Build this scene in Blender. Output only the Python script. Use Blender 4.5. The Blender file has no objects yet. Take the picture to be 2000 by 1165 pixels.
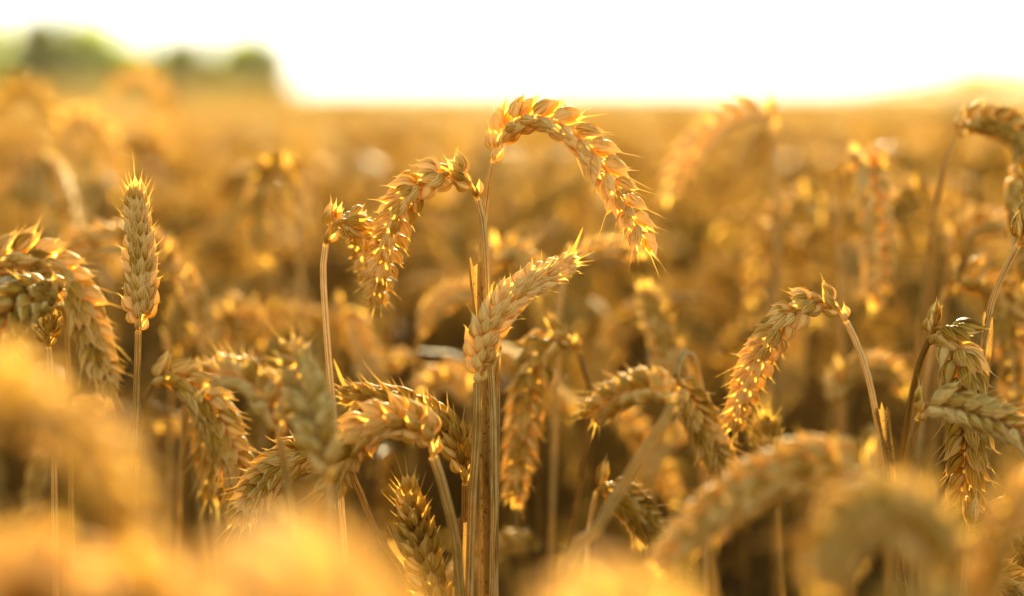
import bpy, math, random
import numpy as np
from mathutils import Vector, Matrix

R = math.radians
sc = bpy.context.scene
COL = sc.collection
rng = np.random.default_rng(11)
random.seed(5)

# ------------------------------------------------------------------ camera
TILT = R(4.62)
LENS, FOCUS = 85.0, 1.0
CAM = np.array((0.0, 0.0, 0.98))
FPX = LENS / 36.0 * 2000.0
cam = bpy.data.cameras.new('camera')
cam.lens = LENS
cam.sensor_width = 36.0
cam.clip_start, cam.clip_end = 0.02, 3000.0
cam.dof.use_dof = True
cam.dof.focus_distance = FOCUS
cam.dof.aperture_fstop = 3.8
cam_ob = bpy.data.objects.new('camera', cam)
COL.objects.link(cam_ob)
cam_ob.location = CAM
cam_ob.rotation_euler = (R(90) - TILT, 0, 0)
sc.camera = cam_ob
FWD = np.array((0, math.cos(TILT), -math.sin(TILT)))
UPV = np.array((0, math.sin(TILT), math.cos(TILT)))
RGT = np.array((1.0, 0, 0))

# ------------------------------------------------------------------ sky, sun, exposure
SUN_EL, SUN_AZ = R(13.5), R(3.0)
w = bpy.data.worlds.new('World')
sc.world = w
w.use_nodes = True
nt = w.node_tree
sky = nt.nodes.new('ShaderNodeTexSky')
sky.sky_type = 'NISHITA'
sky.sun_disc = False
sky.sun_elevation = SUN_EL
sky.sun_rotation = SUN_AZ
sky.air_density = 0.6
sky.dust_density = 0.0
sky.ozone_density = 0.6
warm = nt.nodes.new('ShaderNodeMix')            # evening white balance of the sky
warm.data_type = 'RGBA'
warm.blend_type = 'MULTIPLY'
warm.inputs[0].default_value = 1.0
warm.inputs[7].default_value = (1.0, 0.76, 0.42, 1)
nt.links.new(sky.outputs[0], warm.inputs[6])
cap = nt.nodes.new('ShaderNodeMix')             # added ceiling on sky brightness, dims the glowing horizon band
cap.data_type = 'RGBA'
cap.blend_type = 'DARKEN'
cap.inputs[0].default_value = 1.0
cap.inputs[7].default_value = (3.3, 3.15, 2.85, 1)
nt.links.new(warm.outputs[2], cap.inputs[6])
nt.links.new(cap.outputs[2], nt.nodes['Background'].inputs[0])
nt.nodes['Background'].inputs[1].default_value = 0.13
sl = bpy.data.lights.new('sun', 'SUN')
sl.energy = 5.0
sl.angle = R(0.5)
sl.color = (1.0, 0.84, 0.45)
so = bpy.data.objects.new('sun', sl)
COL.objects.link(so)
so.rotation_euler = (R(90) - SUN_EL, 0, math.pi - SUN_AZ)
so.location = (3, 60, 20)
sc.view_settings.view_transform = 'Standard'
sc.view_settings.look = 'None'
sc.view_settings.gamma = 1.0
sc.view_settings.exposure = 2.72
sc.cycles.max_bounces = 8
sc.cycles.transmission_bounces = 6
sc.cycles.diffuse_bounces = 5
sc.cycles.sample_clamp_indirect = 8.0


# ------------------------------------------------------------------ helpers
def at(px, py, d):
    """A point the photo shows at pixel (px, py), d metres away along the view axis."""
    return CAM + FWD * d + RGT * ((px - 1000.0) / FPX * d) + UPV * ((582.5 - py) / FPX * d)


def sm(a, b, x):
    t = np.clip((np.asarray(x, float) - a) / (b - a), 0, 1)
    return t * t * (3 - 2 * t)


def ground(x, y):
    x = np.asarray(x, float)
    y = np.asarray(y, float)
    hump = sm(35, 140, y) * (1 - sm(190, 320, y))
    z = 0.75 * hump + 0.16 * hump * (1 - sm(-17, -9, x)) + 1.3 * hump * sm(20, 31, x)
    z = z + 0.02 * np.sin(x * 0.9 + 1.0) * np.sin(y * 0.6)
    return z


def norm(v):
    v = np.asarray(v, float)
    return v / np.maximum(np.linalg.norm(v, axis=-1, keepdims=True), 1e-9)


def curve(pts, n):
    """Catmull-Rom through pts, n points evenly spaced along it."""
    P = np.asarray(pts, float)
    if len(P) == 2:
        return P[0] + (P[1] - P[0]) * np.linspace(0, 1, n)[:, None]
    E = np.vstack([2 * P[0] - P[1], P, 2 * P[-1] - P[-2]])
    out = []
    for i in range(1, len(E) - 2):
        p0, p1, p2, p3 = E[i - 1], E[i], E[i + 1], E[i + 2]
        t = np.linspace(0, 1, 24, endpoint=(i == len(E) - 3))[:, None]
        out.append(0.5 * (2 * p1 + (p2 - p0) * t + (2 * p0 - 5 * p1 + 4 * p2 - p3) * t * t + (3 * p1 - p0 - 3 * p2 + p3) * t ** 3))
    D = np.vstack(out)
    s = np.concatenate([[0], np.cumsum(np.linalg.norm(np.diff(D, axis=0), axis=1))])
    q = np.linspace(0, s[-1], n)
    return np.stack([np.interp(q, s, D[:, k]) for k in range(3)], 1)


def length(P):
    return float(np.linalg.norm(np.diff(P, axis=0), axis=1).sum())


def frames(P, n0=(0, -1, 0)):
    """Tangent, side and normal along P, carried without twist; the normal starts towards n0."""
    T = norm(np.gradient(P, axis=0))
    N = np.zeros_like(T)
    n = np.asarray(n0, float)
    n = n - T[0] * n.dot(T[0])
    if np.linalg.norm(n) < 1e-4:
        n = np.cross(T[0], (1, 0, 0.3))
    n = norm(n)
    for i in range(len(P)):
        n = norm(n - T[i] * n.dot(T[i]))
        N[i] = n
    return T, np.cross(T, N), N


class MB:
    """Collects quad grids and links them as one mesh object."""

    def __init__(self):
        self.v, self.f, self.l, self.n = [], [], [], 0

    def grid(self, P, lc, closed=True):
        """P: (..., rows, cols, 3) grids; lc the same shape: across, along, tint."""
        P = np.asarray(P, float)
        nr, nc = P.shape[-3], P.shape[-2]
        P = P.reshape(-1, nr * nc, 3)
        lc = np.broadcast_to(lc, P.reshape(-1, nr, nc, 3).shape).reshape(-1, nr * nc, 3)
        f = quads(nr, nc, closed)
        off = self.n + np.arange(len(P))[:, None, None] * (nr * nc)
        self.f.append((f[None] + off).reshape(-1, 4))
        self.v.append(P.reshape(-1, 3))
        self.l.append(lc.reshape(-1, 3))
        self.n += P.shape[0] * nr * nc

    def raw(self, V, F, L):
        self.v.append(V)
        self.f.append(F + self.n)
        self.l.append(L)
        self.n += len(V)

    def arrays(self):
        return np.vstack(self.v), np.vstack(self.f), np.vstack(self.l)

    def build(self, name, m, parent=None, base=(0, 0, 0), smooth=True):
        V, F, L = self.arrays()
        return link(name, mesh(name, V - np.asarray(base), F, L, m, smooth), parent)


def quads(nr, nc, closed):
    i, j = np.meshgrid(np.arange(nr - 1), np.arange(nc if closed else nc - 1), indexing='ij')
    k = (j + 1) % nc
    return np.stack([i * nc + j, i * nc + k, (i + 1) * nc + k, (i + 1) * nc + j], -1).reshape(-1, 4)


def mesh(name, V, F, L, m, smooth=True):
    me = bpy.data.meshes.new(name)
    me.vertices.add(len(V))
    me.vertices.foreach_set('co', np.ascontiguousarray(V, dtype=np.float32).ravel())
    me.loops.add(F.size)
    me.loops.foreach_set('vertex_index', np.ascontiguousarray(F, dtype=np.int32).ravel())
    me.polygons.add(len(F))
    me.polygons.foreach_set('loop_start', np.arange(0, F.size, 4, dtype=np.int32))
    if L is not None:
        a = me.attributes.new('lc', 'FLOAT_VECTOR', 'POINT')
        a.data.foreach_set('vector', np.ascontiguousarray(L, dtype=np.float32).ravel())
    me.update(calc_edges=True)
    me.polygons.foreach_set('use_smooth', np.full(len(F), smooth, dtype=bool))
    me.materials.append(m)
    return me


def link(name, me, parent=None):
    o = bpy.data.objects.new(name, me)
    COL.objects.link(o)
    if parent is not None:
        o.parent = parent
    return o


def thing(name, label, cat, loc, group=None):
    o = bpy.data.objects.new(name, None)
    COL.objects.link(o)
    o.location = loc
    o.empty_display_size = 0.02
    o['label'] = label
    o['category'] = cat
    if group:
        o['group'] = group
    return o


def copy_tree(o, parent=None):
    c = o.copy()
    COL.objects.link(c)
    c.parent = parent
    for ch in list(o.children):
        copy_tree(ch, c)
    return c


# ------------------------------------------------------------------ materials
def straw(name, dark, mid, pale, trans, tmix, rough, stripes, blotch=0.35, spec=0.45, tipg=0.0, streak=0.5):
    m = bpy.data.materials.new(name)
    m.use_nodes = True
    t = m.node_tree
    N, K = t.nodes, t.links
    bs = N['Principled BSDF']
    out = N['Material Output']
    at_ = N.new('ShaderNodeAttribute')
    at_.attribute_name = 'lc'
    sp = N.new('ShaderNodeSeparateXYZ')
    K.new(at_.outputs['Vector'], sp.inputs[0])
    geo = N.new('ShaderNodeTexCoord')
    nz = N.new('ShaderNodeTexNoise')
    nz.inputs['Scale'].default_value = 160.0
    nz.inputs['Detail'].default_value = 3.0
    K.new(geo.outputs['Object'], nz.inputs['Vector'])
    ad = N.new('ShaderNodeMath')
    ad.operation = 'MULTIPLY_ADD'
    K.new(nz.outputs['Fac'], ad.inputs[0])
    ad.inputs[1].default_value = blotch
    K.new(sp.outputs['Z'], ad.inputs[2])
    st = N.new('ShaderNodeMath')
    st.operation = 'MULTIPLY'
    K.new(sp.outputs['X'], st.inputs[0])
    st.inputs[1].default_value = stripes
    sn = N.new('ShaderNodeMath')
    sn.operation = 'SINE'
    K.new(st.outputs[0], sn.inputs[0])
    ad2 = N.new('ShaderNodeMath')
    ad2.operation = 'MULTIPLY_ADD'
    K.new(sn.outputs[0], ad2.inputs[0])
    ad2.inputs[1].default_value = 0.13
    K.new(ad.outputs[0], ad2.inputs[2])
    tg = N.new('ShaderNodeMath')          # papery paler margins and tips
    tg.operation = 'POWER'
    K.new(sp.outputs['Y'], tg.inputs[0])
    tg.inputs[1].default_value = 3.0
    ab = N.new('ShaderNodeMath')
    ab.operation = 'ABSOLUTE'
    K.new(sp.outputs['X'], ab.inputs[0])
    p4 = N.new('ShaderNodeMath')
    p4.operation = 'POWER'
    K.new(ab.outputs[0], p4.inputs[0])
    p4.inputs[1].default_value = 4.0
    sm_ = N.new('ShaderNodeMath')
    sm_.operation = 'MAXIMUM'
    K.new(tg.outputs[0], sm_.inputs[0])
    K.new(p4.outputs[0], sm_.inputs[1])
    ad3 = N.new('ShaderNodeMath')
    ad3.operation = 'MULTIPLY_ADD'
    K.new(sm_.outputs[0], ad3.inputs[0])
    ad3.inputs[1].default_value = tipg
    K.new(ad2.outputs[0], ad3.inputs[2])
    ad2 = ad3
    cx = N.new('ShaderNodeCombineXYZ')    # thin dark weathering streaks along the grain
    for i_, (o_, k_) in enumerate((('X', 5.0), ('Y', 1.6), ('Z', 60.0))):
        q = N.new('ShaderNodeMath')
        q.operation = 'MULTIPLY'
        K.new(sp.outputs[o_], q.inputs[0])
        q.inputs[1].default_value = k_
        K.new(q.outputs[0], cx.inputs[i_])
    n2 = N.new('ShaderNodeTexNoise')
    n2.inputs['Scale'].default_value = 1.0
    n2.inputs['Detail'].default_value = 2.0
    K.new(cx.outputs[0], n2.inputs['Vector'])
    mr = N.new('ShaderNodeMapRange')
    mr.inputs['From Min'].default_value = 0.57
    mr.inputs['From Max'].default_value = 0.70
    mr.inputs['To Min'].default_value = 0.0
    mr.inputs['To Max'].default_value = -streak
    K.new(n2.outputs['Fac'], mr.inputs['Value'])
    ad4 = N.new('ShaderNodeMath')
    ad4.operation = 'ADD'
    K.new(ad2.outputs[0], ad4.inputs[0])
    K.new(mr.outputs[0], ad4.inputs[1])
    ad2 = ad4
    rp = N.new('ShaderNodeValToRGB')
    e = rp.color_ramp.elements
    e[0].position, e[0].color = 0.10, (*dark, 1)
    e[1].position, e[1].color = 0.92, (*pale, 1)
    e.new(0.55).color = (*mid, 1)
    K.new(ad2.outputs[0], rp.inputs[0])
    K.new(rp.outputs[0], bs.inputs['Base Color'])
    bs.inputs['Roughness'].default_value = rough
    bs.inputs['Specular IOR Level'].default_value = spec
    bp = N.new('ShaderNodeBump')
    bp.inputs['Strength'].default_value = 0.5
    bp.inputs['Distance'].default_value = 0.0008
    mixh = N.new('ShaderNodeMath')
    mixh.operation = 'MULTIPLY_ADD'
    K.new(nz.outputs['Fac'], mixh.inputs[0])
    mixh.inputs[1].default_value = 1.2
    K.new(sn.outputs[0], mixh.inputs[2])
    K.new(mixh.outputs[0], bp.inputs['Height'])
    K.new(bp.outputs[0], bs.inputs['Normal'])
    tr = N.new('ShaderNodeBsdfTranslucent')
    mulc = N.new('ShaderNodeMix')
    mulc.data_type = 'RGBA'
    mulc.blend_type = 'MULTIPLY'
    mulc.inputs[0].default_value = 0.80
    mulc.inputs[6].default_value = (*trans, 1)
    K.new(rp.outputs[0], mulc.inputs[7])
    K.new(mulc.outputs[2], tr.inputs['Color'])
    mx = N.new('ShaderNodeMixShader')
    mx.inputs[0].default_value = tmix
    K.new(bs.outputs[0], mx.inputs[1])
    K.new(tr.outputs[0], mx.inputs[2])
    K.new(mx.outputs[0], out.inputs['Surface'])
    return m


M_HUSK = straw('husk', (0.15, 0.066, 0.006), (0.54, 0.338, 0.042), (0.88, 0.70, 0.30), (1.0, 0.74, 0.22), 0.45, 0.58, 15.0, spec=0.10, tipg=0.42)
M_STEM = straw('straw_stem', (0.10, 0.04, 0.01), (0.38, 0.225, 0.040), (0.78, 0.60, 0.31), (1.0, 0.74, 0.24), 0.26, 0.50, 9.0, spec=0.15)
M_SHEATH = straw('leaf_sheath', (0.16, 0.075, 0.016), (0.44, 0.26, 0.055), (0.66, 0.46, 0.18), (0.95, 0.62, 0.20), 0.22, 0.55, 14.0, spec=0.12)
M_OLD = straw('withered_shade_leaf', (0.03, 0.015, 0.006), (0.075, 0.038, 0.013), (0.16, 0.09, 0.032), (0.8, 0.45, 0.12), 0.20, 0.8, 16.0, spec=0.03)  # brown old leaves, kept this dark to deepen the shade in the gaps
M_LEAF = straw('dry_leaf', (0.10, 0.042, 0.01), (0.30, 0.17, 0.028), (0.44, 0.28, 0.075), (1.0, 0.68, 0.16), 0.42, 0.75, 16.0, spec=0.04)


def plain(name, col, col2, scale, rough=0.9, trans=None, tmix=0.0):
    m = bpy.data.materials.new(name)
    m.use_nodes = True
    t = m.node_tree
    bs = t.nodes['Principled BSDF']
    nz = t.nodes.new('ShaderNodeTexNoise')
    nz.inputs['Scale'].default_value = scale
    nz.inputs['Detail'].default_value = 5
    tc = t.nodes.new('ShaderNodeTexCoord')
    t.links.new(tc.outputs['Object'], nz.inputs['Vector'])
    rp = t.nodes.new('ShaderNodeValToRGB')
    rp.color_ramp.elements[0].position, rp.color_ramp.elements[0].color = 0.35, (*col, 1)
    rp.color_ramp.elements[1].position, rp.color_ramp.elements[1].color = 0.68, (*col2, 1)
    t.links.new(nz.outputs['Fac'], rp.inputs[0])
    t.links.new(rp.outputs[0], bs.inputs['Base Color'])
    bs.inputs['Roughness'].default_value = rough
    bs.inputs['Specular IOR Level'].default_value = 0.06
    if trans:
        tr = t.nodes.new('ShaderNodeBsdfTranslucent')
        tr.inputs['Color'].default_value = (*trans, 1)
        mx = t.nodes.new('ShaderNodeMixShader')
        mx.inputs[0].default_value = tmix
        t.links.new(bs.outputs[0], mx.inputs[1])
        t.links.new(tr.outputs[0], mx.inputs[2])
        t.links.new(mx.outputs[0], t.nodes['Material Output'].inputs['Surface'])
    return m


M_SOIL = plain('soil', (0.022, 0.012, 0.007), (0.05, 0.03, 0.016), 3.0)
M_FAR = plain('ripe_canopy', (0.10, 0.062, 0.015), (0.21, 0.135, 0.036), 0.9, 0.8, (0.50, 0.30, 0.05), 0.15)  # colour lowered to stand in for shadows between the ears
M_BARK = plain('bark', (0.06, 0.045, 0.03), (0.12, 0.09, 0.06), 9.0)

# ------------------------------------------------------------------ ear anatomy
def husk_template(level):
    if level == 0:
        v = np.array([0, .05, .14, .27, .42, .57, .70, .81, .90, 1.0])
        r = np.array([.12, .46, .78, .97, 1.0, .88, .65, .38, .17, .065])
        av, ar = np.array([.35, .75, 1.0]), np.array([.045, .028, .006])
        na = 10
    elif level == 1:
        v = np.array([0, .10, .30, .55, .78, 1.0])
        r = np.array([.15, .66, 1.0, .88, .48, .10])
        av, ar = np.array([1.0]), np.array([.02])
        na = 6
    else:
        v = np.array([0, .3, .62, 1.0])
        r = np.array([.2, 1.0, .8, .05])
        av, ar = np.zeros(0), np.zeros(0)
        na = 4
    th = np.radians(np.linspace(-42, 222, na))      # a papery shell, open on its inner side
    rr = np.concatenate([r, ar])[:, None]
    X = rr * np.cos(th)[None] * 0.5
    Zc = np.sin(th)[None]
    keel = np.where(Zc > 0, 0.5 * Zc + 0.20 * np.maximum(Zc, 0) ** 7, 0.45 * Zc)
    Z = rr * keel
    return dict(v=np.concatenate([v, np.ones(len(av))]), av=np.concatenate([np.zeros(len(v)), av]), X=X, Z=Z, na=na, across=np.cos(th))


HT = [husk_template(k) for k in range(3)]


def husks(level, p, a, o, L, W, Th, awn, bow, flare, tint):
    """Many husks at once: arrays of base, axis, outward; lengths in metres. Returns grids and their lc."""
    t = HT[level]
    w = norm(np.cross(a, o))
    o = norm(np.cross(w, a))
    v, av, X, Z = t['v'], t['av'], t['X'], t['Z']
    along = L[:, None] * (v[None] + av[None] * awn[:, None])
    out = bow[:, None] * np.sin(np.pi * np.clip(v, 0, 1))[None] + flare[:, None] * (np.maximum(v - .55, 0) ** 2 * 5 + av * .8)[None]
    G = (p[:, None, None] + a[:, None, None] * along[:, :, None, None] + w[:, None, None] * (W[:, None, None] * X[None])[..., None]
         + o[:, None, None] * (out[:, :, None] + Th[:, None, None] * Z[None])[..., None])
    lc = np.zeros(G.shape)
    lc[..., 0] = t['across'][None, None]
    lc[..., 1] = (v + av)[None, :, None]
    lc[..., 2] = tint[:, None, None]
    return G, lc


def ear_parts(path, level, roll=0.0, twist=40.0, n=20, fat=1.0, awn=(0.12, 0.7), tint=0.35, r=None, loose=1.0, n0=(0, -1, 0), hl=1.0):
    """Rachis grid and one husk batch per spikelet, along path from base to tip."""
    r = r or rng
    P = curve(path, 90)
    Ltot = length(P)
    T, B, N = frames(P, n0)
    step = Ltot / (n + 0.9)
    sp = []
    base_L = 0.0118 * hl
    for i in range(n + 1):
        s = (i + 0.25) / (n + 0.9)
        k = s * 89
        i0 = int(min(k, 88))
        fr = k - i0
        p = P[i0] * (1 - fr) + P[i0 + 1] * fr
        tt, bb, nn = norm(T[i0]), norm(B[i0]), norm(N[i0])
        ang = R(roll + twist * (s - 0.5))
        S = (bb * math.cos(ang) + nn * math.sin(ang)) * (1 if i % 2 == 0 else -1)
        W = np.cross(tt, S)
        terminal = i == n
        size = fat * (0.66 + 0.34 * sm(0, .14, s)) * (1 - 0.24 * sm(.55, 1.0, s))
        aw = awn[0] + (awn[1] - awn[0]) * s ** 1.6
        if level == 2:
            conf = [(-1, .4, .3, 22, -17, 1.0, 1.25), (1, .4, .3, 22, 17, 1.0, 1.25)]
        elif level == 1:
            conf = [(-1, .85, 0, 18, -23, .86, 1.0), (1, .85, 0, 18, 23, .86, 1.0), (-.45, .9, 1.8, 28, -11, 1.0, 1.0), (.45, .9, 1.8, 28, 11, 1.0, 1.0)]
        else:
            conf = [(-1, .85, 0, 19, -28, .86, 1.0), (1, .85, 0, 19, 28, .86, 1.0), (-.55, .8, 1.6, 29, -15, 1.0, .97), (.55, .8, 1.6, 29, 15, 1.0, .97),
                    (0, 1.0, 2.8, 31, 0, .90, .90)]
        if i < 1:
            conf = conf[:2]
        m = len(conf)
        C = np.array(conf, float)
        jit = lambda sd: r.normal(0, sd, m) * 1.25
        al = np.radians((C[:, 3] + jit(3.2)) * loose * (0.55 + 0.45 * float(sm(.0, .12, s))) * (0.25 if terminal else 1.0))
        be = np.radians((C[:, 4] + jit(3.2)) * (0.6 + 0.4 * float(sm(.0, .12, s))) * (0.8 if terminal else 1.0))
        a = norm(tt[None] * np.cos(al)[:, None] * np.cos(be)[:, None] + S[None] * np.sin(al)[:, None] + W[None] * np.sin(be)[:, None])
        side = np.sign(C[:, 0])
        o = norm(S[None] * (1.0 - 0.45 * np.abs(C[:, :1])) + W[None] * (C[:, :1] * 0.95))
        pb = p[None] + S[None] * (C[:, 1:2] * 0.0016 * size) + W[None] * (C[:, :1] * 0.0014 * size) + tt[None] * (C[:, 2:3] * 0.001)
        L = base_L * size * C[:, 5] * (1 + jit(.05))
        Wd = 0.0051 * size * C[:, 6] * (1 + jit(.05)) * (1.15 if level == 2 else 1)
        Th = 0.0050 * size * C[:, 6] * (1 + jit(.06)) * (1.25 if level == 2 else 1)
        aws = np.maximum(aw * np.abs(1 + jit(.6)) * np.where(np.abs(C[:, 0]) >= .99, .55, 1.0), 0.04)
        if r.random() < 0.10 + 0.15 * s:
            aws[r.integers(m)] *= 1.8
        bow = 0.0008 * size * (1 + jit(.3))
        flare = 0.0007 * size * (1 + jit(.8))
        tn = tint + jit(.09) + r.normal(0, .05)
        sp.append(husks(level, pb, a, o, L, Wd, Th, aws, bow, flare, tn))
    # rachis, gently zigzag
    na = 6 if level < 2 else 3
    nr = 40 if level == 0 else (20 if level == 1 else 6)
    idx = np.linspace(0, 88, nr).astype(int)
    rad = np.linspace(.0011, .0006, nr) * fat
    th = np.arange(na) / na * 2 * np.pi
    G = P[idx][:, None] + rad[:, None, None] * (np.cos(th)[None, :, None] * B[idx][:, None] + np.sin(th)[None, :, None] * N[idx][:, None])
    lc = np.zeros(G.shape)
    lc[..., 0] = np.cos(th)[None]
    lc[..., 1] = np.linspace(0, 1, nr)[:, None]
    lc[..., 2] = tint - .05
    return (G, lc), sp


def tube(mb, path, r0, r1, n=40, na=8, tint=0.35, wob=0.0, r=None):
    r = r or rng
    P = curve(path, n)
    T, B, N = frames(P)
    rad = np.linspace(r0, r1, n)
    if wob:
        rad = rad * (1 + wob * np.sin(np.linspace(0, 17, n) + r.uniform(0, 6)))
    th = np.arange(na) / na * 2 * np.pi
    G = P[:, None] + rad[:, None, None] * (np.cos(th)[None, :, None] * B[:, None] + np.sin(th)[None, :, None] * N[:, None])
    lc = np.zeros(G.shape)
    lc[..., 0] = np.cos(th)[None] + np.sin(th)[None] * 0.37
    lc[..., 1] = np.linspace(0, 1, n)[:, None]
    lc[..., 2] = tint + 0.10 * np.sin(np.linspace(0, 9, n) + r.uniform(0, 6))[:, None]
    mb.grid(G, lc)


def blade(mb, path, width, n=30, tint=0.3, fold=0.35, turn=60.0, roll=0.0, r=None):
    """A dried leaf blade: a folded, twisting strip with tapered tip."""
    r = r or rng
    P = curve(path, n)
    T, B, N = frames(P)
    s = np.linspace(0, 1, n)
    wd = width * np.minimum(1, .55 + 2.2 * s) * (1 - s ** 2.2) + 0.0003
    ang = np.radians(roll + turn * s + 12 * np.sin(s * 9 + r.uniform(0, 6)))
    side = B * np.cos(ang)[:, None] + N * np.sin(ang)[:, None]
    nrm = -B * np.sin(ang)[:, None] + N * np.cos(ang)[:, None]
    u = np.linspace(-1, 1, 7)
    cup = fold * (u ** 2) + .06 * np.sin(u * 5)
    rag = 1 + .06 * r.normal(0, 1, (n, 1)) * np.abs(u)[None]
    G = P[:, None] + side[:, None] * (wd[:, None] * u[None] * rag * .5)[..., None] + nrm[:, None] * (wd[:, None] * cup[None] * .5)[..., None]
    lc = np.zeros(G.shape)
    lc[..., 0] = u[None]
    lc[..., 1] = s[:, None]
    lc[..., 2] = tint + .1 * np.sin(s * 11)[:, None]
    mb.grid(G, lc, closed=False)


def sheath(mb, path, r0, r1, gap=70.0, open_top=1.8, facing=(0.3, -1, 0), tint=0.2, n=34, r=None):
    """A leaf sheath: a split sleeve around the stem whose ragged mouth gapes at the top (end of path)."""
    r = r or rng
    P = curve(path, n)
    T, B, N = frames(P, facing)
    s = np.linspace(0, 1, n)
    rad = np.linspace(r0, r1, n) * (1 + (open_top - 1) * sm(.80, 1, s))
    na = 12
    g = np.radians(gap * (1 + 1.2 * sm(.7, 1, s)))
    th = np.linspace(0, 1, na)[None] * (2 * np.pi - g[:, None]) + g[:, None] / 2 + np.pi / 2
    rag = np.zeros((n, na))
    rag[-1] = r.uniform(-.004, .002, na)
    G = P[:, None] + rad[:, None, None] * (np.cos(th)[..., None] * B[:, None] + np.sin(th)[..., None] * N[:, None]) + T[:, None] * rag[..., None]
    lc = np.zeros(G.shape)
    lc[..., 0] = np.linspace(-1, 1, na)[None]
    lc[..., 1] = s[:, None]
    lc[..., 2] = tint + .12 * np.sin(s * 13)[:, None]
    mb.grid(G, lc, closed=False)


# ------------------------------------------------------------------ hand-placed stalks
def to_ground(stem, lean=None):
    """Carry a stem (ear base downwards) on to the soil."""
    S = [np.asarray(p, float) for p in stem]
    a, b = S[-2], S[-1]
    d = norm(b - a)
    if lean is None:
        k = np.clip(d[:2] / max(-d[2], .25), -.22, .22)
    else:
        k = np.asarray(lean, float)
    z0 = b[2]
    for f in (.18, .45, .75, 1.0):
        xy = b[:2] + k * z0 * (f - .25 * f * f)
        S.append(np.array((xy[0], xy[1], z0 * (1 - f))))
    g = float(ground(S[-1][0], S[-1][1]))
    S[-1][2] = g
    return S


HERO = 0


def stalk(label, ear, stem, group='wheat stalks standing around the plane of focus', roll=20, twist=40, n=20, fat=1.0, awn=(.12, .7),
          tint=.36, loose=1.0, level=0, rs=(.0017, .0014), stem_tint=.42, sh=None, leaves=(), lean=None, split=True, hl=1.0, cat='wheat stalk', knot=None):
    """ear, stem: lists of (pixel x, pixel y, distance). The stem starts at the ear's base and goes down."""
    global HERO
    HERO += 1
    r = np.random.default_rng(1000 + HERO)
    E = [at(*p) for p in ear]
    S = to_ground([at(*p) for p in stem], lean)
    base = S[-1]
    t = thing('wheat_stalk', label, cat, base, group)
    mb = MB()
    tube(mb, S[::-1], rs[0] * 1.15, rs[1], n=110, na=10, tint=stem_tint, wob=.03, r=r)
    st = mb.build('stem', M_STEM, t, base)
    P = curve(S[::-1], 200)
    for f in ([.55] if knot is None else knot):
        i = int(f * 199)
        mk = MB()
        d = norm(P[min(i + 1, 199)] - P[max(i - 1, 0)])
        tube(mk, [P[i] - d * .003, P[i] - d * .001, P[i] + d * .001, P[i] + d * .003], rs[0] * 1.2, rs[0] * 1.2, n=7, na=10, tint=.02, r=r)
        V = mk.v[0].reshape(7, 10, 3)
        c = V.mean(1, keepdims=True)
        mk.v[0] = (c + (V - c) * np.array([.9, 1.15, 1.4, 1.45, 1.35, 1.1, .9])[:, None, None]).reshape(-1, 3)
        mk.build('stem_joint', M_STEM, st, base)
    (G, lc), sp = ear_parts(E, level, roll, twist, n, fat, awn, tint, r, loose, hl=hl)
    mb = MB()
    mb.grid(G, lc)
    if split:
        e = mb.build('ear', M_HUSK, t, base)
        for g, l in sp:
            ms = MB()
            ms.grid(g, l, closed=False)
            ms.build('spikelet', M_HUSK, e, base)
    else:
        for g, l in sp:
            mb.grid(g, l, closed=False)
        mb.build('ear', M_HUSK, t, base)
    if sh:
        for (pts, r0, r1, gap, ot, tn) in sh:
            ms = MB()
            sheath(ms, [at(*p) for p in pts], r0, r1, gap, ot, tint=tn, r=r)
            ms.build('leaf_sheath', M_SHEATH, t, base)
    for (pts, wd, turn, ro, tn) in leaves:
        ml = MB()
        blade(ml, [at(*p) for p in pts], wd, turn=turn, roll=ro, tint=tn, r=r)
        ml.build('leaf', M_LEAF, t, base)
    return t


# --- centre
stalk('tallest wheat stalk, its ear arching over to the right against the sky',
      [(962, 318, 1.0), (972, 282, 1.0), (992, 250, .995), (1030, 230, .99), (1085, 238, .985), (1135, 272, .985), (1178, 325, .985), (1212, 382, .99), (1240, 432, .99), (1257, 472, .99)],
      [(962, 318, 1.0), (955, 345, 1.0), (948, 410, 1.003), (940, 500, 1.006), (941, 620, 1.01), (950, 800, 1.012), (962, 1000, 1.012), (968, 1165, 1.012)],
      roll=56, twist=40, n=23, fat=.96, awn=(.28, 1.0), tint=.60, rs=(.0018, .0012), stem_tint=.40,
      sh=[([(950, 1165, 1.008), (948, 950, 1.006), (940, 700, 1.002), (935, 600, 1.0), (931, 508, .998)], 0.0027, .0023, 60, 1.5, .36)])
stalk('wheat stalk whose ear hooks over to the left just below the tallest arching ear',
      [(932, 388, .992), (920, 362, .99), (890, 340, .988), (850, 345, .986), (812, 366, .99), (784, 405, 1.0), (766, 452, 1.012), (752, 505, 1.025), (742, 550, 1.035), (737, 580, 1.045)],
      [(932, 388, .992), (940, 415, .992), (946, 470, .993), (950, 540, .995), (953, 640, .997), (962, 800, 1.0), (965, 980, 1.0), (962, 1165, 1.0)],
      roll=52, twist=45, n=21, fat=.98, awn=(.18, .55), tint=.44, rs=(.0019, .0014), stem_tint=.55, knot=[.55, .62])
stalk('pale bare straw with a small curled ear tucked behind the left-hooked ear',
      [(636, 478, 1.015), (645, 448, 1.012), (668, 432, 1.012), (694, 440, 1.025), (712, 470, 1.05), (722, 510, 1.07), (730, 548, 1.09)],
      [(636, 478, 1.015), (632, 500, 1.015), (632, 560, 1.015), (640, 680, 1.015), (650, 800, 1.015), (657, 870, 1.015), (668, 1010, 1.01), (678, 1165, 1.005)],
      roll=55, n=14, fat=.98, awn=(.10, .4), tint=.42, rs=(.0017, .0014), stem_tint=.68)
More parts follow.
